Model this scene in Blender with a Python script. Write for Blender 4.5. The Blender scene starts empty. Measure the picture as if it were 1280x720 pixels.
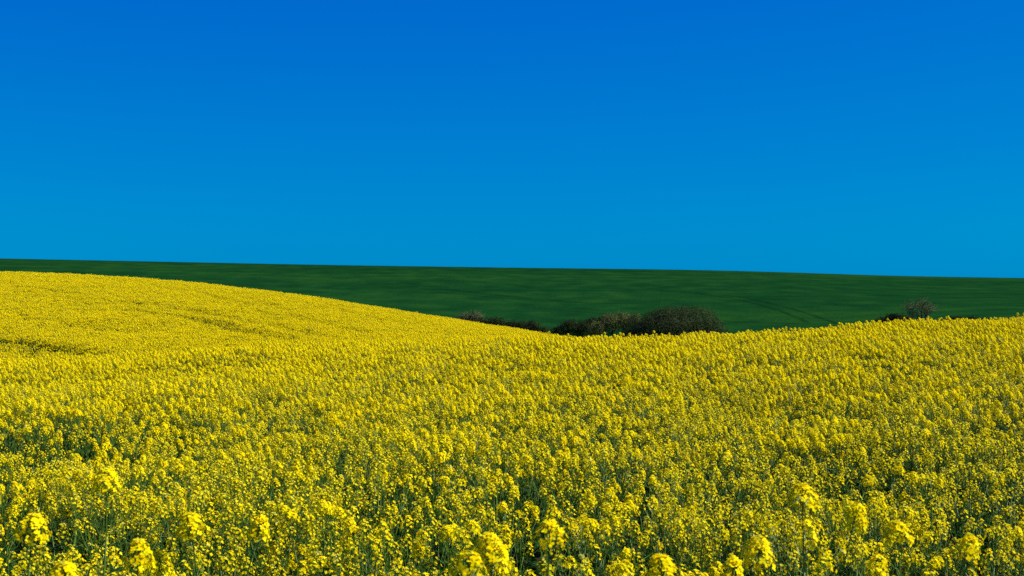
import bpy, math, random
import numpy as np

S = bpy.context.scene
C = S.collection
rng = np.random.default_rng(7)
random.seed(7)
F = 1778.0                       # focal length in photograph pixels (1280 wide, 50 mm)

# ------------------------------------------------------------------ camera, sky, sun, exposure
cam_d = bpy.data.cameras.new('camera')
cam_d.lens = 50.0
cam_d.sensor_width = 36.0
cam_d.clip_start = 0.1
cam_d.clip_end = 20000
cam_d.dof.use_dof = True
cam_d.dof.focus_distance = 14.0
cam_d.dof.aperture_fstop = 9.0
cam = bpy.data.objects.new('camera', cam_d)
C.objects.link(cam)
cam.location = (0, 0, 0)
cam.rotation_euler = (math.radians(90), 0, 0)
S.camera = cam

SUN_EL, SUN_AZ = math.radians(43), math.radians(91)      # azimuth clockwise from the view axis (+Y): from the right
world = bpy.data.worlds.new('World')
S.world = world
world.use_nodes = True
wn, wl = world.node_tree.nodes, world.node_tree.links
bg = wn['Background']
sky = wn.new('ShaderNodeTexSky')
sky.sky_type = 'NISHITA'
sky.sun_disc = False
sky.sun_elevation = SUN_EL
sky.sun_rotation = SUN_AZ
sky.ozone_density = 4
sky.dust_density = 0.2
sep = wn.new('ShaderNodeSeparateColor')
com = wn.new('ShaderNodeCombineColor')
wl.new(sky.outputs[0], sep.inputs[0])
# polarising filter look of the photograph: red removed, green lowered, blue evened out
def wmath(op, a, b):
    n = wn.new('ShaderNodeMath'); n.operation = op
    wl.new(a, n.inputs[0]); n.inputs[1].default_value = b
    return n.outputs[0]
wl.new(wmath('MULTIPLY', sep.outputs[0], 0.0), com.inputs[0])
wl.new(wmath('MULTIPLY', sep.outputs[1], 0.240), com.inputs[1])
wl.new(wmath('MULTIPLY', wmath('POWER', sep.outputs[2], 0.25), 2.2), com.inputs[2])
wl.new(com.outputs[0], bg.inputs[0])
bg.inputs[1].default_value = 0.1

sun_d = bpy.data.lights.new('sun', 'SUN')
sun_d.energy = 5.0
sun_d.angle = math.radians(0.53)
sun_d.color = (1.0, 0.95, 0.86)
sun = bpy.data.objects.new('sun', sun_d)
C.objects.link(sun)
sun.rotation_euler = (math.pi / 2 - SUN_EL, 0, math.pi - SUN_AZ)

S.view_settings.view_transform = 'Standard'
S.view_settings.look = 'None'
S.view_settings.exposure = 0.87
S.view_settings.gamma = 1.0
S.render.engine = 'CYCLES'
S.cycles.max_bounces = 6
S.cycles.diffuse_bounces = 4
S.cycles.transmission_bounces = 4
S.cycles.glossy_bounces = 2
S.cycles.use_denoising = False

# ------------------------------------------------------------------ materials
def newmat(name):
    m = bpy.data.materials.new(name)
    m.use_nodes = True
    n, l = m.node_tree.nodes, m.node_tree.links
    return m, n, l, n['Principled BSDF']

def leafy(name, cols, trans=0.3, rough=0.55, spec=0.25, tint=(1, 1, 1), noise=None):
    """thin plant tissue: colour varies from piece to piece; some light passes through"""
    m, n, l, p = newmat(name)
    out = n['Material Output']
    oi = n.new('ShaderNodeObjectInfo')
    geo = n.new('ShaderNodeNewGeometry')
    add = n.new('ShaderNodeMath'); add.operation = 'ADD'
    l.new(oi.outputs['Random'], add.inputs[0]); l.new(geo.outputs['Random Per Island'], add.inputs[1])
    fr = n.new('ShaderNodeMath'); fr.operation = 'FRACT'
    l.new(add.outputs[0], fr.inputs[0])
    fac = fr.outputs[0]
    if noise:
        tc = n.new('ShaderNodeTexCoord')
        nz = n.new('ShaderNodeTexNoise'); nz.inputs['Scale'].default_value = noise
        l.new(tc.outputs['Object'], nz.inputs['Vector'])
        mx = n.new('ShaderNodeMix'); mx.inputs[0].default_value = 0.5
        l.new(fac, mx.inputs[2]); l.new(nz.outputs[0], mx.inputs[3])
        fac = mx.outputs[0]
    rp = n.new('ShaderNodeValToRGB')
    e = rp.color_ramp.elements
    e[0].color = (*cols[0], 1); e[1].color = (*cols[-1], 1)
    for i, c in enumerate(cols[1:-1]):
        x = e.new((i + 1) / (len(cols) - 1)); x.color = (*c, 1)
    l.new(fac, rp.inputs[0])
    l.new(rp.outputs[0], p.inputs['Base Color'])
    p.inputs['Roughness'].default_value = rough
    p.inputs['Specular IOR Level'].default_value = spec
    if trans > 0:
        t = n.new('ShaderNodeBsdfTranslucent')
        mul = n.new('ShaderNodeMix'); mul.data_type = 'RGBA'; mul.blend_type = 'MULTIPLY'; mul.inputs[0].default_value = 1
        l.new(rp.outputs[0], mul.inputs[6]); mul.inputs[7].default_value = (*tint, 1)
        l.new(mul.outputs[2], t.inputs[0])
        ms = n.new('ShaderNodeMixShader'); ms.inputs[0].default_value = trans
        l.new(p.outputs[0], ms.inputs[1]); l.new(t.outputs[0], ms.inputs[2])
        l.new(ms.outputs[0], out.inputs[0])
    return m

M = {}
M['petal'] = leafy('rapeseed_petal', [(0.86, 0.65, 0.001), (0.88, 0.70, 0.001), (0.88, 0.76, 0.002), (0.80, 0.76, 0.012), (0.88, 0.68, 0.001), (0.86, 0.56, 0.001)], 0.36, 0.7, 0.01)
M['bud'] = leafy('rapeseed_bud', [(0.30, 0.34, 0.02), (0.45, 0.44, 0.02)], 0.0, 0.5, 0.3)
M['stem'] = leafy('rapeseed_stem', [(0.035, 0.085, 0.007), (0.065, 0.13, 0.012)], 0.0, 0.45, 0.2)
M['pod'] = leafy('rapeseed_pod', [(0.06, 0.12, 0.007), (0.12, 0.19, 0.012)], 0.0, 0.45, 0.2)
M['leaf'] = leafy('rapeseed_leaf', [(0.010, 0.042, 0.003), (0.022, 0.066, 0.005)], 0.3, 0.55, 0.08)

def ground_mat():
    m, n, l, p = newmat('soil')
    tc = n.new('ShaderNodeTexCoord')
    nz = n.new('ShaderNodeTexNoise'); nz.inputs['Scale'].default_value = 1.7; nz.inputs['Detail'].default_value = 10
    l.new(tc.outputs['Object'], nz.inputs['Vector'])
    rp = n.new('ShaderNodeValToRGB'); e = rp.color_ramp.elements
    e[0].position = 0.35; e[0].color = (0.012, 0.014, 0.006, 1)
    e[1].position = 0.7; e[1].color = (0.03, 0.026, 0.013, 1)
    l.new(nz.outputs[0], rp.inputs[0]); l.new(rp.outputs[0], p.inputs['Base Color'])
    p.inputs['Roughness'].default_value = 0.95
    p.inputs['Specular IOR Level'].default_value = 0.1
    b = n.new('ShaderNodeBump'); b.inputs['Strength'].default_value = 0.6; b.inputs['Distance'].default_value = 0.08
    nz2 = n.new('ShaderNodeTexNoise'); nz2.inputs['Scale'].default_value = 9; nz2.inputs['Detail'].default_value = 8
    l.new(tc.outputs['Object'], nz2.inputs['Vector']); l.new(nz2.outputs[0], b.inputs['Height']); l.new(b.outputs[0], p.inputs['Normal'])
    return m
M['soil'] = ground_mat()

def hill_mat():
    """young cereal crop: fine blade grain, drill lines along the contour, thin and lush patches, bare wheel tracks with some shade painted into their dark colour (attribute 'track')"""
    m, n, l, p = newmat('cereal_crop')
    tc = n.new('ShaderNodeTexCoord')
    def noise(scale, detail, stretch=(1, 1, 1)):
        mp = n.new('ShaderNodeMapping'); mp.inputs['Scale'].default_value = stretch
        l.new(tc.outputs['Object'], mp.inputs['Vector'])
        z = n.new('ShaderNodeTexNoise'); z.inputs['Scale'].default_value = scale; z.inputs['Detail'].default_value = detail
        l.new(mp.outputs[0], z.inputs['Vector'])
        return z.outputs[0]
    big = noise(0.014, 5, (0.5, 1, 1))
    fine = noise(0.35, 9, (0.5, 0.25, 1))
    rows = noise(0.10, 4, (0.10, 1.2, 0.3))
    def mix(a, b, f):
        x = n.new('ShaderNodeMix'); x.inputs[0].default_value = f
        l.new(a, x.inputs[2]); l.new(b, x.inputs[3]); return x.outputs[0]
    v = mix(mix(big, rows, 0.32), fine, 0.42)
    rp = n.new('ShaderNodeValToRGB'); e = rp.color_ramp.elements
    e[0].position = 0.35; e[0].color = (0.0018, 0.0205, 0.0062, 1)
    e[1].position = 0.65; e[1].color = (0.0120, 0.052, 0.0078, 1)
    x = e.new(0.5); x.color = (0.0045, 0.0345, 0.0080, 1)
    l.new(v, rp.inputs[0])
    at = n.new('ShaderNodeAttribute'); at.attribute_name = 'track'
    mx = n.new('ShaderNodeMix'); mx.data_type = 'RGBA'
    l.new(at.outputs['Fac'], mx.inputs[0]); l.new(rp.outputs[0], mx.inputs[6]); mx.inputs[7].default_value = (0.002, 0.0095, 0.003, 1)
    l.new(mx.outputs[2], p.inputs['Base Color'])
    p.inputs['Roughness'].default_value = 0.9
    p.inputs['Specular IOR Level'].default_value = 0.0
    b = n.new('ShaderNodeBump'); b.inputs['Strength'].default_value = 0.5; b.inputs['Distance'].default_value = 0.5
    l.new(noise(1.4, 8), b.inputs['Height']); l.new(b.outputs[0], p.inputs['Normal'])
    return m
M['crop'] = hill_mat()

def bark_mat(name, a, b):
    m, n, l, p = newmat(name)
    tc = n.new('ShaderNodeTexCoord'); nz = n.new('ShaderNodeTexNoise'); nz.inputs['Scale'].default_value = 3; nz.inputs['Detail'].default_value = 6
    l.new(tc.outputs['Object'], nz.inputs['Vector'])
    rp = n.new('ShaderNodeValToRGB'); rp.color_ramp.elements[0].color = (*a, 1); rp.color_ramp.elements[1].color = (*b, 1)
    l.new(nz.outputs[0], rp.inputs[0]); l.new(rp.outputs[0], p.inputs['Base Color']); p.inputs['Roughness'].default_value = 0.9
    return m
M['bark_dark'] = bark_mat('dark_bark', (0.014, 0.015, 0.008), (0.035, 0.036, 0.02))
M['bark_pale'] = bark_mat('pale_twigs', (0.11, 0.095, 0.033), (0.17, 0.145, 0.055))

# ------------------------------------------------------------------ terrain (height functions, camera eye = 0)
PLANT_H = 1.2
def smooth(t):
    t = np.clip(t, 0, 1); return t * t * (3 - 2 * t)

def lerp_px(u, table):
    px = [t[0] for t in table]; py = [t[1] for t in table]
    return (360 - np.interp(640 + F * u, px, py)) / F

def soft_table(table):
    """smooth the silhouette table a little so that the ridge has no kinks"""
    xs = np.arange(-1200, 2500, 20.0)
    ys = np.interp(xs, [t[0] for t in table], [t[1] for t in table])
    k = np.ones(5) / 5
    ys = np.convolve(np.pad(ys, 2, mode='edge'), k, mode='valid')
    return list(zip(xs, ys))

RAPE_RIDGE = soft_table([(-1200, 395), (-400, 352), (-150, 342), (0, 341.5), (100, 344.5), (200, 351), (270, 358), (340, 366), (400, 374), (450, 382),
              (500, 390), (550, 398), (600, 406), (650, 413.5), (700, 422), (800, 438), (900, 452), (1400, 470), (2500, 480)])
NEAR_EDGE = soft_table([(-1200, 470), (0, 450), (350, 437), (700, 424), (900, 415), (1280, 395), (1700, 372), (2500, 350)])
GREEN_RIDGE = soft_table([(-1200, 316), (-400, 318), (0, 323), (200, 327), (400, 331), (640, 334.5), (850, 337), (960, 339.5), (1060, 343),
               (1150, 345.5), (1280, 347.5), (1700, 352), (2500, 356)])
GREEN_FOOT = soft_table([(-1200, 430), (560, 434), (640, 439), (760, 439), (840, 433), (900, 430), (1000, 422), (1150, 410), (1280, 403), (2500, 385)])

def near_canopy(x, Y):
    z = -1.275 + 0.032 * x + 0.00117 * np.clip(x, 0, 25) ** 2
    z = z + 0.05 * np.sin(x * 0.31 + Y * 0.22 + 1) + 0.03 * np.sin(x * 0.9 - Y * 0.37)
    return z - 0.0026 * np.maximum(0, Y - 28.5) ** 2

def hill_canopy(x, Y):
    Y = np.maximum(Y, 1.0); u = np.clip(x / Y, -1.2, 1.2)
    a0 = lerp_px(u, NEAR_EDGE) - 0.004
    a1 = lerp_px(u, RAPE_RIDGE)
    t = (Y - 50) / (120 - 50)
    s = np.where(t < 1, 1 - np.abs(1 - np.clip(t, -1, 1)) ** 2.0, 1 - 1.2 * np.minimum(t - 1, 2) ** 2)
    ang = a0 + (a1 - a0) * np.where(t < 1, np.clip(s, -0.6, 1), 1)
    z = Y * ang - np.where(t > 1, (Y - 120) ** 2 * 0.0022, 0) - 30 * np.maximum(0, u - 0.045)
    return np.where(t > 1.0, np.maximum(z, 120 * a1 - (Y - 120) * 0.14), z)

def rape_canopy(x, Y):
    a = near_canopy(x, Y); b = hill_canopy(x, Y)
    b = np.where(Y < 38, b - (38 - Y) * 0.35, b)
    k = 0.35
    h = np.clip(0.5 + 0.5 * (a - b) / k, 0, 1)
    z = b * (1 - h) + a * h + k * h * (1 - h)
    return np.maximum(z, -12.0)

def soil_z(x, Y): return rape_canopy(x, Y) - PLANT_H

YC = 430.0
def green_z(x, Y):
    Yc = np.maximum(Y, 1.0); u = np.clip(x / Yc, -1.2, 1.2)
    a0 = lerp_px(u, GREEN_FOOT); a1 = lerp_px(u, GREEN_RIDGE)
    t = (Y - 140) / (YC - 140)
    tt = np.clip(t, 0, 1)
    s = 1 - (1 - tt) ** 1.7
    ang = a0 + (a1 - a0) * s
    z = Yc * ang
    z = z + 0.25 * np.sin(x * 0.045 + Y * 0.021) * smooth((Y - 150) / 60) * (1 - smooth((Y - 330) / 80))
    z = np.where(Y < 140, 140 * a0 + (Y - 140) * 0.01 - 1.2 * smooth((140 - Y) / 60), z)
    z = np.where(Y > YC, YC * a1 + (Y - YC) * a1 - (Y - YC) ** 2 / (Y - YC + 60.0) * 0.06, z)
    return z

def on_surface(px, py, fn, y0, y1):
    """world point where the line of sight through a photograph pixel meets the surface fn"""
    Y = np.linspace(y0, y1, 6000); u = (px - 640) / F; a = (360 - py) / F
    d = a * Y - fn(u * Y, Y)
    i = np.argmax(d <= 0) if (d <= 0).any() else len(Y) - 1
    return u * Y[i], Y[i]

def grid_object(name, us, Ys, fn, mat, back=None):
    U, YY = np.meshgrid(us, Ys)
    X = U * np.maximum(YY, 12.0)
    Z = fn(X, YY)
    n, m_ = U.shape
    co = np.stack([X, YY, Z], -1).reshape(-1, 3)
    i = np.arange(n * m_).reshape(n, m_)
    f = np.stack([i[:-1, :-1], i[:-1, 1:], i[1:, 1:], i[1:, :-1]], -1).reshape(-1, 4)
    me = bpy.data.meshes.new(name)
    me.vertices.add(len(co)); me.vertices.foreach_set('co', co.astype(np.float32).ravel())
    me.loops.add(f.size); me.loops.foreach_set('vertex_index', f.astype(np.int32).ravel())
    me.polygons.add(len(f)); me.polygons.foreach_set('loop_start', np.arange(0, f.size, 4, dtype=np.int32))
    me.update(calc_edges=True); me.validate()
    me.polygons.foreach_set('use_smooth', np.ones(len(f), bool))
    me.materials.append(mat)
    o = bpy.data.objects.new(name, me); C.objects.link(o)
    o['kind'] = 'structure'
    return o, co

usg = np.linspace(-1.1, 1.1, 241)
ground, _ = grid_object('ground', usg, np.concatenate([np.linspace(-30, 0, 7)[:-1], np.linspace(0, 60, 121), np.linspace(61, 165, 105)]), soil_z, M['soil'])

# wheel tracks across the green field, followed on its surface; part of their dark tone is painted shade
TRACKS = [
    [(820, 362.5), (850, 364.5), (880, 368), (905, 371.5), (925, 375), (950, 381), (975, 388.5), (1000, 398), (1010, 404)],
    [(870, 366), (905, 369), (930, 372), (960, 378.5), (990, 386), (1015, 393.5), (1040, 402), (1060, 408)],
    [(540, 365), (600, 370), (660, 375), (720, 378), (790, 379.5)],
    [(560, 362), (640, 371), (700, 376)],
    [(900, 401), (940, 403), (990, 404.5)],
    [(1090, 357), (1120, 357.5), (1150, 357.3)],
    [(700, 388), (760, 392), (800, 394)],
    [(740, 360), (780, 361), (820, 362.5), (850, 364.5), (880, 368), (905, 371.5)],
    [(830, 363.5), (870, 366), (905, 369), (930, 372)],
]
usf = np.concatenate([np.linspace(-1.1, -0.42, 60), np.linspace(-0.41, 0.41, 1100), np.linspace(0.42, 1.1, 60)])
Ysf = np.concatenate([np.linspace(45, 138, 40), np.linspace(140, 300, 400), np.linspace(300.7, 500, 200), np.geomspace(505, 9000, 60)])
hill, hco = grid_object('hill', usf, Ysf, green_z, M['crop'])
track = np.zeros(len(hco))
HP = np.stack([hco[:, 0], hco[:, 1]], -1)
for ti, tr in enumerate(TRACKS):
    pts = np.array([on_surface(px, py, green_z, 141, 429) for px, py in tr])
    q = np.linspace(0, len(pts) - 1, len(pts) * 6)
    pts = np.stack([np.interp(q, np.arange(len(pts)), pts[:, k]) for k in (0, 1)], -1)
    wdt = 0.45 if ti < 2 else 1.3
    amp = 0.6 if ti < 2 else 0.45
    lo, hi = pts.min(0) - 6, pts.max(0) + 6
    idx = np.where(((HP > lo) & (HP < hi)).all(1))[0]
    P = HP[idx]; best = np.full(len(idx), 1e9)
    for a, b in zip(pts[:-1], pts[1:]):
        ab = b - a; tt = np.clip(((P - a) @ ab) / max(ab @ ab, 1e-9), 0, 1)
        best = np.minimum(best, np.linalg.norm(P - (a + tt[:, None] * ab), axis=1))
    wob = 0.75 + 0.25 * np.sin(P[:, 0] * 0.9) * np.sin(P[:, 1] * 0.23 + ti)
    track[idx] = np.maximum(track[idx], amp * wob * (1 - smooth((best - wdt * 0.5) / (wdt * 0.6))))
at = hill.data.attributes.new('track', 'FLOAT', 'POINT')
at.data.foreach_set('value', track.astype(np.float32))

# ------------------------------------------------------------------ mesh builder
class MB:
    def __init__(self): self.v = []; self.f = []; self.mi = []
    def quad(self, pts, mi=0):
        i = len(self.v); self.v.extend(tuple(p) for p in pts); self.f.append(tuple(range(i, i + len(pts)))); self.mi.append(mi)
    def tube(self, pts, radii, n=5, mi=0):
        pts = [np.array(p, float) for p in pts]; rings = []
        for k, p in enumerate(pts):
            d = pts[min(k + 1, len(pts) - 1)] - pts[max(k - 1, 0)]
            d = d / (np.linalg.norm(d) + 1e-9)
            a = np.cross(d, (0.31, 0.95, 0.02)); a /= np.linalg.norm(a) + 1e-9; b = np.cross(d, a)
            i = len(self.v)
            for j in range(n):
                t = 2 * math.pi * j / n
                self.v.append(tuple(p + radii[k] * (math.cos(t) * a + math.sin(t) * b)))
            rings.append(i)
        for r0, r1 in zip(rings[:-1], rings[1:]):
            for j in range(n):
                self.f.append((r0 + j, r0 + (j + 1) % n, r1 + (j + 1) % n, r1 + j)); self.mi.append(mi)
        self.f.append(tuple(rings[-1] + j for j in range(n))); self.mi.append(mi)
    def blob(self, c, r, mi=0, stretch=1.3):
        i = len(self.v)
        for d in ((0, 0, stretch), (1, 0, 0), (0, 1, 0), (-1, 0, 0), (0, -1, 0), (0, 0, -stretch)):
            self.v.append((c[0] + d[0] * r, c[1] + d[1] * r, c[2] + d[2] * r))
        for a, b in ((1, 2), (2, 3), (3, 4), (4, 1)):
            self.f += [(i, i + a, i + b), (i + 5, i + b, i + a)]; self.mi += [mi, mi]
    def mesh(self, name, mats, smooth_=False):
        me = bpy.data.meshes.new(name); me.from_pydata(self.v, [], self.f)
        for m in mats: me.materials.append(m)
        me.polygons.foreach_set('material_index', np.array(self.mi, np.int32))
        if smooth_: me.polygons.foreach_set('use_smooth', np.ones(len(self.f), bool))
        me.update(); return me

def unit(v): v = np.array(v, float); return v / (np.linalg.norm(v) + 1e-9)
def frame(d):
    d = unit(d); a = np.cross(d, (0, 0, 1) if abs(d[2]) < 0.9 else (1, 0, 0)); a = unit(a); return a, np.cross(d, a), d

# ------------------------------------------------------------------ rapeseed plants
R = random.Random(11)
def flower(mb, c, d, size):
    """one four-petalled flower facing d"""
    a, b, d = frame(d)
    r0 = R.uniform(0, math.pi / 2)
    for k in range(4):
        t = r0 + k * math.pi / 2 + R.uniform(-.15, .15)
        p = math.cos(t) * a + math.sin(t) * b; q = -math.sin(t) * a + math.cos(t) * b
        L = size * R.uniform(.85, 1.1); w = L * 0.44; up = R.uniform(-.1, .35) * L
        mb.quad([c, c + p * L * .55 + q * w + d * up * .7, c + p * L + q * w * .45 + d * up * .8,
                 c + p * L - q * w * .45 + d * up * .8, c + p * L * .55 - q * w + d * up * .7])
def raceme(base, axis, big, full=False):
    """flower head: dome of open flowers round a knot of buds, young pods below"""
    mb = MB(); a, b, d = frame(axis)
    ln = R.uniform(.13, .20)
    top = base + d * ln
    mb.tube([base, base + d * ln * .5, top], [.0022, .0018, .0013], 4, 2)
    nf = int(R.uniform(32, 44) * big ** 2) if full else int(R.uniform(13, 27))
    spread = R.uniform(.022, .030) * big; hgt = R.uniform(.030, .050) * big if full else R.uniform(.035, .075) * big
    for k in range(nf):
        q = (k + .5) / nf
        t = k * 2.39996 + R.uniform(-.3, .3)
        el = (1 - q) * 1.45 - .25 + R.uniform(-.12, .12)       # top flowers lie above, lower ones stand out sideways
        rad = spread * (0.45 + 0.65 * math.cos(max(el, 0)) ) * R.uniform(.85, 1.15)
        n_ = math.cos(t) * a + math.sin(t) * b
        out = unit(n_ * math.cos(el) + d * math.sin(el))
        ctr = top - d * hgt * (q ** 1.3) + n_ * rad * math.cos(el) + d * (.012 * big * math.sin(max(el, 0)) + .004)
        if k % 2 == 0: mb.tube([top - d * (hgt * q + .014), ctr], [.0008, .0008], 3, 2)
        flower(mb, ctr, unit(out + d * .35 + np.array([R.gauss(0, .25) for _ in range(3)])), (.0086 if full else .0074) * R.uniform(.85, 1.15))
    for k in range(9):
        t = R.uniform(0, 6.283); r = R.uniform(0, .010) * big
        mb.blob(top + a * r * math.cos(t) + b * r * math.sin(t) + d * R.uniform(.002, .014) * big, .0030 * big, 1)
    for k in range(int(R.uniform(8, 15))):
        t = k * 2.4; s = base + d * max(ln - hgt - .003 - .010 * k, .0)
        n_ = math.cos(t) * a + math.sin(t) * b
        e1 = s + n_ * .017 + d * .008; e2 = e1 + (n_ * .5 + d) * R.uniform(.018, .042)
        mb.tube([s, e1, e2], [.0007, .0013, .0006], 3, 3)
    return mb

def leaf(mb, c, dirn, L, w):
    """drooping leaf: two rows of faces along a bent midrib"""
    side = unit(np.cross(dirn, (0, 0, 1))); pts = []
    for k in range(6):
        q = k / 5; droop = np.array([0, 0, -1]) * L * .55 * q * q
        pts.append((c + unit(dirn) * L * q + droop, w * math.sin(math.pi * min(.05 + q * .95, 1)) * R.uniform(.85, 1.1)))
    for (p0, w0), (p1, w1) in zip(pts[:-1], pts[1:]):
        up = np.array([0, 0, .25])
        mb.quad([p0, p1, p1 + side * w1 + up * w1, p0 + side * w0 + up * w0]); mb.quad([p1, p0, p0 - side * w0 + up * w0, p1 - side * w1 + up * w1])

HEAD_M = [M['petal'], M['bud'], M['stem'], M['pod']]
def plant_meshes(nh, big, full=False):
    """meshes of one plant, in plant space: stem, leaves, flower heads"""
    parts = []
    st = MB(); H = PLANT_H
    lean = np.array([R.uniform(-.05, .05), R.uniform(-.05, .05), 0])
    ax = lambda z: lean * (z / H) ** 1.6 + np.array([0, 0, z])
    zs = np.linspace(0, H - .17, 9)
    st.tube([ax(z) for z in zs], list(np.linspace(.0075, .0026, 9)), 5)
    heads = [(ax(H - .17), unit((R.uniform(-.1, .1), R.uniform(-.1, .1), 1)))]
    for k in range(nh - 1):
        z0 = H - .22 - (.50 / nh) * (k + R.uniform(0, .8)); t = k * 2.39996 + R.uniform(-.5, .5)
        n_ = np.array([math.cos(t), math.sin(t), 0]); rr = R.uniform(.07, .20)
        z1 = min(H - .18, z0 + R.uniform(.16, .36))
        if R.random() < .25: z1 -= R.uniform(.03, .12)
        z1 = max(z1, z0 + .09)
        p0 = ax(z0); p2 = ax(z0) + n_ * rr; p2[2] = z1
        p1 = p0 * .5 + p2 * .5 + n_ * rr * .22 - np.array([0, 0, .02])
        st.tube([p0, p1, p2], [.0034, .0028, .0022], 4)
        heads.append((p2, unit(np.array([0, 0, 1.0]) + n_ * R.uniform(.0, .35))))
        leafbit = MB()
    parts.append(('stem', st.mesh('stem', [M['stem']], True)))
    for k in range(10):
        lf = MB(); z = .08 + k * .095 + R.uniform(-.04, .04); t = k * 2.4 + R.uniform(-.6, .6)
        L = (.28 - .019 * k) * R.uniform(.8, 1.2)
        leaf(lf, ax(z), np.array([math.cos(t), math.sin(t), R.uniform(.3, .8)]), L, L * .2)
        parts.append(('leaf', lf.mesh('leaf', [M['leaf']], True)))
    for p, d in heads:
        parts.append(('flower_head', raceme(p, d, big * R.uniform(.85, 1.15), full).mesh('flower_head', HEAD_M)))
    return parts

NO, NF = 9, 6                    # loosely and fully flowering plants
NV = NO + NF
VARS = [plant_meshes(R.choice((7, 8, 9)), R.uniform(.92, 1.15)) for _ in range(NO)] + [plant_meshes(R.choice((8, 9, 10)), R.uniform(.85, 1.05), True) for _ in range(NF)]
BIGV = [plant_meshes(n, 1.22, True) for n in (2, 1, 4)]        # the large ones nearest the camera

# where the plants stand
DENS_NEAR, DENS_FAR = 10.0, 30.0
def vnoise(x, y, s, seed):
    r = np.random.default_rng(seed); out = 0
    for k in range(7):
        a = r.uniform(0, 6.283); f = s * r.uniform(.6, 1.7); out = out + np.sin((x * math.cos(a) + y * math.sin(a)) * f + r.uniform(0, 6.283))
    return out / 7 ** .5 / .707
def scatter(y0, y1, u0, u1, dens, pad):
    n = int(dens * (abs(u1 - u0) * (y1 + y0) / 2 + 2 * pad) * (y1 - y0) * 1.0)
    Y = np.sqrt(rng.uniform(y0 ** 2, y1 ** 2, n)); X = rng.uniform(u0, u1, n) * Y + rng.uniform(-pad, pad, n)
    return X, Y
pn = [scatter(3.4, 16, -.42, .42, DENS_NEAR, 1.2), scatter(16, 47, -.42, .42, DENS_NEAR + 6, 1.5), scatter(47, 124, -.44, .12, DENS_FAR, 1.0)]
X = np.concatenate([p[0] for p in pn]); Y = np.concatenate([p[1] for p in pn])
keep = ~((Y > 42) & (X / Y > .1))
n1 = vnoise(X, Y, 1.5, 3)
keep &= ~((n1 < -0.9) & (rng.uniform(0, 1, len(X)) < .38) & (Y < 47))      # thin spots in the stand
# tramlines: wheelings through the rape on the far slope
RT = [([(-60, 414), (0, 424), (40, 430), (80, 438), (140, 449)], 1.0, .85), ([(-60, 428), (0, 434), (30, 439), (70, 447)], .7, .8),
      ([(165, 388), (205, 392), (245, 399), (285, 409), (325, 418), (360, 423)], .75, .75), ([(20, 359), (60, 362), (90, 367)], .8, .5),
      ([(40, 398), (80, 403), (120, 411), (190, 414)], .6, .35), ([(230, 362), (300, 372), (370, 390)], .6, .3), ([(300, 385), (380, 400), (470, 418)], .6, .4),
      ([(150, 352), (220, 362), (300, 378), (400, 402)], .6, .4), ([(80, 372), (160, 378), (240, 388), (330, 405), (400, 420)], .6, .45), ([(380, 380), (470, 398), (560, 414)], .6, .4)]
short = np.ones(len(X))
PXY = np.stack([X, Y], -1)
for tr, w, p in RT:
    pts = np.array([on_surface(a, b, rape_canopy, 51, 119) for a, b in tr])
    best = np.full(len(X), 1e9)
    for a, b in zip(pts[:-1], pts[1:]):
        ab = b - a; t = np.clip(((PXY - a) @ ab) / max(ab @ ab, 1e-9), 0, 1)
        best = np.minimum(best, np.linalg.norm(PXY - (a + t[:, None] * ab), axis=1))
    keep &= ~((best < w * .8) & (rng.uniform(0, 1, len(X)) < p * .75))
    short = np.minimum(short, 1 - .26 * p * (1 - smooth((best - w * .6) / .5)))
X, Y, short = X[keep], Y[keep], short[keep]
Z = soil_z(X, Y)
SC = rng.normal(1.0, .055, len(X)) + .03 * vnoise(X, Y, .9, 5)
SC = np.clip(SC, .8, 1.16) * short
ROTZ = rng.uniform(0, 6.283, len(X)); VI = rng.integers(0, NO, len(X))
pf = np.interp(Y, [4, 9, 21, 31], [.07, .10, .5, .97])
VI = np.where(rng.uniform(0, 1, len(X)) < pf, NO + rng.integers(0, NF, len(X)), VI)
TX, TY = rng.normal(0, .075, len(X)), rng.normal(0, .075, len(X))
# individuals: the 290 that stand nearest within the picture
tpx = 640 + F * X / Y; tpy = 360 - F * (Z + PLANT_H * SC) / Y
inview = np.where((tpx > -15) & (tpx < 1295) & (tpy < 722))[0]
first = inview[np.argsort(Y[inview])][:285]
for v in range(NV):                       # every kind of plant stands at least once among the individuals
    if not (VI[first] == v).any(): VI[first[40 + v * 11]] = v

GROUP = 'rapeseed plants in the front rows of the crop'
LABEL = 'branching rapeseed plant with small yellow flower heads, one of many in the front rows'
def add_plant(parts, loc, rot, sc, label):
    r = bpy.data.objects.new('rapeseed_plant', None); C.objects.link(r)
    r.empty_display_size = .1
    r.location = loc; r.rotation_euler = rot; r.scale = (sc, sc, sc)
    r['label'] = label; r['category'] = 'rapeseed plant'; r['group'] = GROUP
    kids = []
    for nm, me in parts:
        o = bpy.data.objects.new(nm, me); C.objects.link(o); o.parent = r; kids.append(o)
    return r, kids
sources = [None] * NV
for i in first:
    v = int(VI[i])
    r, kids = add_plant(VARS[v], (X[i], Y[i], Z[i]), (TX[i], TY[i], ROTZ[i]), SC[i], LABEL)
    if sources[v] is None: sources[v] = kids

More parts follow.
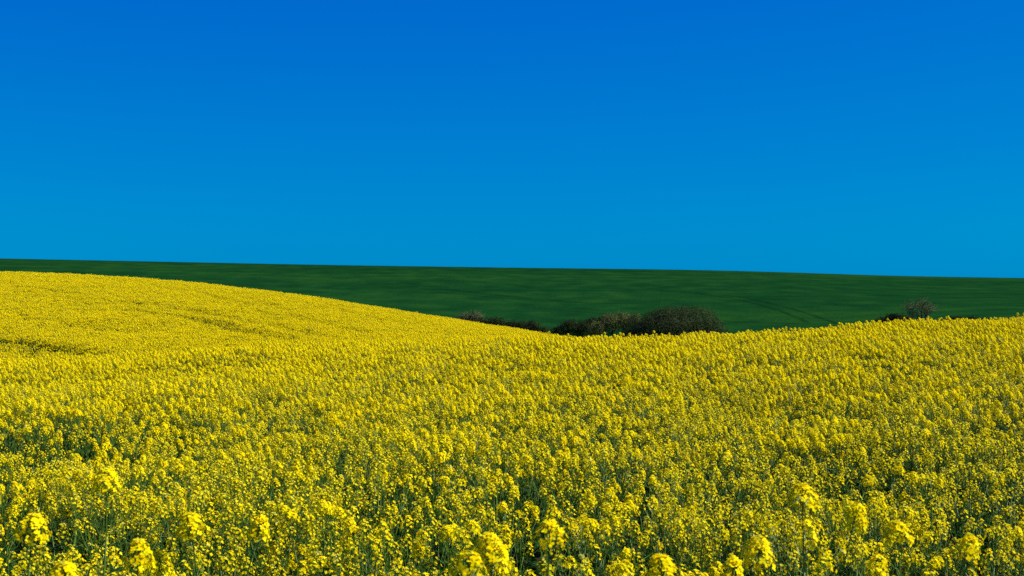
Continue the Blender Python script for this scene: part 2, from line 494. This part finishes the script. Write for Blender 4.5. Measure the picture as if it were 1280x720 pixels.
# the large-headed plants that stand out in the foreground: photograph pixel of the top head, distance, label
STAND_OUT = [
    (707, 655, 4.4, 0, 'rapeseed plant topped by one big round yellow head, at the bottom just right of centre'),
    (1010, 617, 4.9, 2, 'tall rapeseed plant with large tiered yellow heads, towards the bottom right corner'),
    (962, 680, 4.3, 1, 'rapeseed plant with a big oval yellow head at the bottom edge, right of centre'),
    (562, 692, 4.1, 0, 'rapeseed plant with a big bright head cut by the bottom edge, left of centre'),
    (42, 658, 4.6, 2, 'rapeseed plant with a long ragged yellow head in the bottom left corner'),
    (175, 675, 4.6, 1, 'rapeseed plant with one round yellow head on a bare stem near the bottom left corner'),
    (235, 652, 5.0, 2, 'rapeseed plant with a broad yellow head standing over a dark green gap, bottom left'),
    (112, 590, 5.8, 1, 'tall rapeseed plant with a bright leaning yellow head above the bottom left corner'),
    (1122, 662, 4.9, 2, 'rapeseed plant with spreading golden heads near the bottom right corner'),
    (110, 706, 4.2, 1, 'rapeseed plant whose yellow head just rises over the bottom edge, far left'),
    (820, 706, 4.2, 2, 'rapeseed plant whose wide yellow head just rises over the bottom edge, right of centre'),
]
for px, py, d, v, lab in STAND_OUT:
    x, z = (px - 640) / F * d, (360 - py) / F * d
    g = float(soil_z(np.array(x), np.array(d)))
    s = (z - g) / (PLANT_H + .015)
    add_plant(BIGV[v], (x, d, g), (0, 0, R.uniform(0, 6.28)), s, lab)

# the rest of the crop: one mass, the same plants set on points
rest = np.setdiff1d(np.arange(len(X)), first)
me = bpy.data.meshes.new('rapeseed_crop')
me.vertices.add(len(rest)); me.vertices.foreach_set('co', np.stack([X, Y, Z], -1)[rest].astype(np.float32).ravel())
def pattr(name, typ, arr, key):
    a = me.attributes.new(name, typ, 'POINT'); a.data.foreach_set(key, arr)
pattr('turn', 'FLOAT_VECTOR', np.stack([TX, TY, ROTZ], -1)[rest].astype(np.float32).ravel(), 'vector')
pattr('size', 'FLOAT', SC[rest].astype(np.float32), 'value')
pattr('variant', 'INT', VI[rest].astype(np.int32), 'value')
crop = bpy.data.objects.new('rapeseed_crop', me); C.objects.link(crop)
crop['kind'] = 'stuff'; crop['label'] = 'dense yellow flowering rapeseed crop covering the field and the slope behind'; crop['category'] = 'rapeseed crop'
for m_ in HEAD_M + [M['leaf']]: me.materials.append(m_)
ng = bpy.data.node_groups.new('crop_scatter', 'GeometryNodeTree')
ng.interface.new_socket('Geometry', in_out='INPUT', socket_type='NodeSocketGeometry')
ng.interface.new_socket('Geometry', in_out='OUTPUT', socket_type='NodeSocketGeometry')
N, L = ng.nodes, ng.links
gi, go = N.new('NodeGroupInput'), N.new('NodeGroupOutput')
allj = N.new('GeometryNodeJoinGeometry')
for v in reversed(range(NV)):
    j = N.new('GeometryNodeJoinGeometry')
    for k in sources[v]:
        oi = N.new('GeometryNodeObjectInfo'); oi.transform_space = 'ORIGINAL'; oi.inputs['Object'].default_value = k
        L.new(oi.outputs['Geometry'], j.inputs[0])
    gt = N.new('GeometryNodeGeometryToInstance'); L.new(j.outputs[0], gt.inputs[0]); L.new(gt.outputs[0], allj.inputs[0])
def named(n, t):
    a = N.new('GeometryNodeInputNamedAttribute'); a.data_type = t; a.inputs['Name'].default_value = n; return a.outputs['Attribute']
iop = N.new('GeometryNodeInstanceOnPoints')
iop.inputs['Pick Instance'].default_value = True
L.new(gi.outputs[0], iop.inputs['Points']); L.new(allj.outputs[0], iop.inputs['Instance'])
L.new(named('variant', 'INT'), iop.inputs['Instance Index'])
e2r = N.new('FunctionNodeEulerToRotation'); L.new(named('turn', 'FLOAT_VECTOR'), e2r.inputs[0]); L.new(e2r.outputs[0], iop.inputs['Rotation'])
L.new(named('size', 'FLOAT'), iop.inputs['Scale'])
L.new(iop.outputs[0], go.inputs[0])
md = crop.modifiers.new('scatter', 'NODES'); md.node_group = ng
print('PLANTS', len(X), 'individual', len(first), 'farthest', Y[first].max())

# ------------------------------------------------------------------ shrubs and the little tree in the dip
def shrub(name, label, cat, px0, px1, py_top, D, lobes, leafm, bark, nleaf, lsize, seed, twig=0.35, group=None, nstem=9, sub=5, leaf_up=0.0, reach=(.75, 1.04), ragged=1.0):
    """lobes: (across 0..1, depth -1..1, height 0..1, radius in share of the width, flattening)"""
    r = random.Random(seed); nr = np.random.default_rng(seed)
    W = (px1 - px0) / F * D; cx = ((px0 + px1) / 2 - 640) / F * D
    gz = float(green_z(np.array(cx), np.array(D))) - .05
    Ht = (360 - py_top) / F * D - gz
    root = bpy.data.objects.new(name, None); C.objects.link(root); root.location = (cx, D, gz)
    root['label'] = label; root['category'] = cat
    if group: root['group'] = group
    cs = []
    for ax_, dp, hz, rr, fl in lobes:
        rad = rr * W
        cs.append((np.array([(ax_ - .5) * W, dp * W * .35, hz * Ht]), np.array([rad, rad * .9, rad * fl])))
    # stems and twigs
    st = MB(); tips = []
    for k in range(nstem):
        c, e = cs[k % len(cs)]
        b0 = np.array([c[0] * .55 + r.uniform(-.1, .1) * W * .5, c[1] * .5 + r.uniform(-.15, .15), 0])
        tgt = c + e * np.array([r.uniform(-.5, .5), r.uniform(-.5, .5), r.uniform(0, .5)])
        mid = b0 * .5 + tgt * .5 + np.array([r.uniform(-.2, .2), r.uniform(-.2, .2), .1])
        st.tube([b0, mid, tgt], [.07, .045, .022], 5)
        for q in range(sub):
            s0 = mid + (tgt - mid) * r.uniform(0, 1)
            d = unit((r.gauss(0, 1), r.gauss(0, 1), abs(r.gauss(.6, .7))))
            s1 = c + d * e * r.uniform(*reach)
            if s1[2] < .1: s1[2] = .1
            m1 = s0 * .5 + s1 * .5 + np.array([r.uniform(-.15, .15), r.uniform(-.15, .15), r.uniform(0, .15)])
            st.tube([s0, m1, s1], [.02, .014, .007], 3); tips.append((s0, m1, s1))
            for q2 in range(3):
                f = r.uniform(.2, 1); t0 = m1 + (s1 - m1) * f
                t1 = t0 + unit((r.gauss(0, 1), r.gauss(0, 1), abs(r.gauss(.7, .5)))) * twig * r.uniform(.6, 1.4)
                st.tube([t0, t1], [.008, .004], 3); tips.append((t0, (t0 + t1) / 2, t1))
    o = bpy.data.objects.new('trunk', st.mesh('trunk', [bark])); C.objects.link(o); o.parent = root
    # leaves: in clumps near the outside of the lobes and along the twigs
    n = nleaf; vol = np.array([e[0] * e[2] for c, e in cs]); vol = vol / vol.sum()
    li = nr.choice(len(cs), n, p=vol)
    d = nr.normal(0, 1, (n, 3)); d[:, 2] += .25; d /= np.linalg.norm(d, axis=1)[:, None]
    cc = np.array([c for c, e in cs])[li]; ee = np.array([e for c, e in cs])[li]
    # ragged surface: radius changes with direction
    lump = 1 + ragged * (.13 * np.sin(d[:, 0] * 7 + li * 2.1 + seed) * np.sin(d[:, 2] * 6 + li) + .08 * np.sin(d[:, 0] * 17 + d[:, 1] * 13 + li * 3) + .05 * np.sin(d[:, 2] * 31 + d[:, 0] * 23))
    rad = nr.uniform(0, 1, n) ** .28
    P = cc + d * ee * (rad * lump)[:, None] + nr.normal(0, .06, (n, 3))
    hole = np.sin(P[:, 0] * 2.6 + seed) * np.sin(P[:, 1] * 2.2 + 1.3) * np.sin(P[:, 2] * 3.1 + seed * .7)
    kp = (P[:, 2] > .03) & ((hole < .28) | (nr.uniform(0, 1, n) < .3))
    P, d = P[kp], d[kp]; n = len(P)
    nrm = d * 1.1 + nr.normal(0, .5, (n, 3)); nrm[:, 2] += leaf_up; nrm /= np.linalg.norm(nrm, axis=1)[:, None]
    t = np.cross(nrm, nr.normal(0, 1, (n, 3))); t /= np.linalg.norm(t, axis=1)[:, None]; b = np.cross(nrm, t)
    s = (lsize * nr.uniform(.6, 1.4, n))[:, None]
    V = np.stack([P - t * s, P + b * s * .45, P + t * s, P - b * s * .45], 1).reshape(-1, 3)
    me = bpy.data.meshes.new('crown'); me.vertices.add(4 * n); me.vertices.foreach_set('co', V.astype(np.float32).ravel())
    me.loops.add(4 * n); me.loops.foreach_set('vertex_index', np.arange(4 * n, dtype=np.int32))
    me.polygons.add(n); me.polygons.foreach_set('loop_start', np.arange(0, 4 * n, 4, dtype=np.int32)); me.update(calc_edges=True)
    me.materials.append(leafm)
    o = bpy.data.objects.new('crown', me); C.objects.link(o); o.parent = root
    return root

L_DARK = leafy('dark_scrub_leaf', [(0.008, 0.015, 0.004), (0.018, 0.029, 0.008), (0.030, 0.041, 0.013)], .15, .8, .03, noise=.7)
L_DOME = leafy('thicket_leaf', [(0.017, 0.029, 0.009), (0.030, 0.045, 0.015), (0.044, 0.060, 0.023)], .15, .8, .03, noise=.6)
L_OLIVE = leafy('olive_scrub_leaf', [(0.052, 0.072, 0.018), (0.080, 0.10, 0.027), (0.11, 0.125, 0.040)], .2, .8, .03, noise=.6)
L_GREY = leafy('grey_scrub_leaf', [(0.05, 0.068, 0.024), (0.08, 0.10, 0.038), (0.11, 0.13, 0.055)], .2, .8, .03, noise=.6)
L_BROWN = leafy('spring_leaf', [(0.085, 0.092, 0.022), (0.115, 0.115, 0.03)], .2, .6, .2)

HG = 'scrub in the dip between the fields'
shrub('shrub', 'pale grey-green shrub, first of the hedge scrub beside the sloping yellow field edge', 'shrub', 556, 608, 386, 146,
      [(.25, 0, .55, .26, .7), (.5, .1, .66, .28, .75), (.72, -.1, .74, .24, .8), (.85, 0, .6, .15, 1.2)], L_GREY, M['bark_pale'], 9000, .06, 1, .5, HG, 12, 7)
shrub('shrub', 'low dark green shrub just right of the pale grey-green one', 'shrub', 598, 648, 392, 143,
      [(.2, 0, .68, .25, .8), (.5, 0, .62, .3, .8), (.82, 0, .6, .22, .9)], L_DARK, M['bark_dark'], 9000, .065, 2, .35, HG)
shrub('shrub', 'low blackish bush before the gap in the middle of the hedge scrub', 'shrub', 640, 688, 397, 141,
      [(.25, 0, .62, .28, .85), (.55, .1, .68, .26, .8), (.84, 0, .5, .18, 1.0)], L_DARK, M['bark_dark'], 9000, .065, 3, .35, HG)
shrub('shrub', 'dark bush just right of the gap in the hedge scrub', 'shrub', 688, 738, 397, 141,
      [(.2, 0, .5, .24, .9), (.5, 0, .68, .3, .75), (.8, 0, .62, .26, .9)], L_DARK, M['bark_dark'], 9000, .065, 4, .35, HG)
shrub('shrub', 'darkest bush standing behind the olive shrub, left of the big domed thicket', 'shrub', 728, 772, 393, 149,
      [(.3, 0, .66, .3, .7), (.65, 0, .74, .28, .7)], L_DARK, M['bark_dark'], 4200, .085, 5, .35, HG)
shrub('shrub', 'loose olive-green shrub leaning against the left side of the domed thicket', 'shrub', 734, 802, 391, 143,
      [(.16, -.3, .5, .2, .95), (.42, 0, .68, .22, .9), (.66, .1, .76, .2, .9), (.88, 0, .72, .16, 1.1)], L_OLIVE, M['bark_pale'], 13000, .06, 6, .5, HG, 14, 7)
shrub('shrub', 'big dense dome-shaped thicket, largest bush in the dip between the fields', 'thicket', 776, 910, 381, 140,
      [(.57, .1, .33, .40, .66), (.24, -.1, .30, .24, .74), (.82, -.1, .28, .19, .86), (.42, -.3, .36, .34, .60), (.66, .2, .42, .29, .78), (.40, .1, .5, .26, .66), (.10, 0, .18, .12, 1.0)],
      L_DOME, M['bark_dark'], 80000, .062, 7, .12, HG, 16, 6, reach=(.5, .92), ragged=.45)
shrub('shrub', 'low dark rounded bush beside the bare twiggy tree on the right', 'shrub', 1094, 1140, 388.5, 135,
      [(.25, 0, .5, .25, .5), (.55, 0, .66, .28, .42), (.8, 0, .62, .24, .45)], L_DARK, M['bark_dark'], 4200, .085, 8, .3, HG)
shrub('small_tree', 'small thin-leaved brownish tree with bare twigs against the green hill', 'tree', 1124, 1172, 371, 137,
      [(.3, 0, .62, .24, .8), (.62, 0, .72, .28, .75), (.78, .1, .56, .2, .9), (.45, 0, .4, .22, .8)], L_BROWN, M['bark_pale'], 900, .04, 9, .8, None, 11, 9)
shrub('shrub', 'low strip of dark scrub right of the twiggy tree, just over the yellow flowers', 'shrub', 1168, 1240, 393.5, 134,
      [(.15, 0, .5, .12, .5), (.4, 0, .6, .16, .4), (.65, 0, .6, .16, .4), (.88, 0, .5, .12, .5)], L_DARK, M['bark_dark'], 3000, .085, 10, .25, HG)
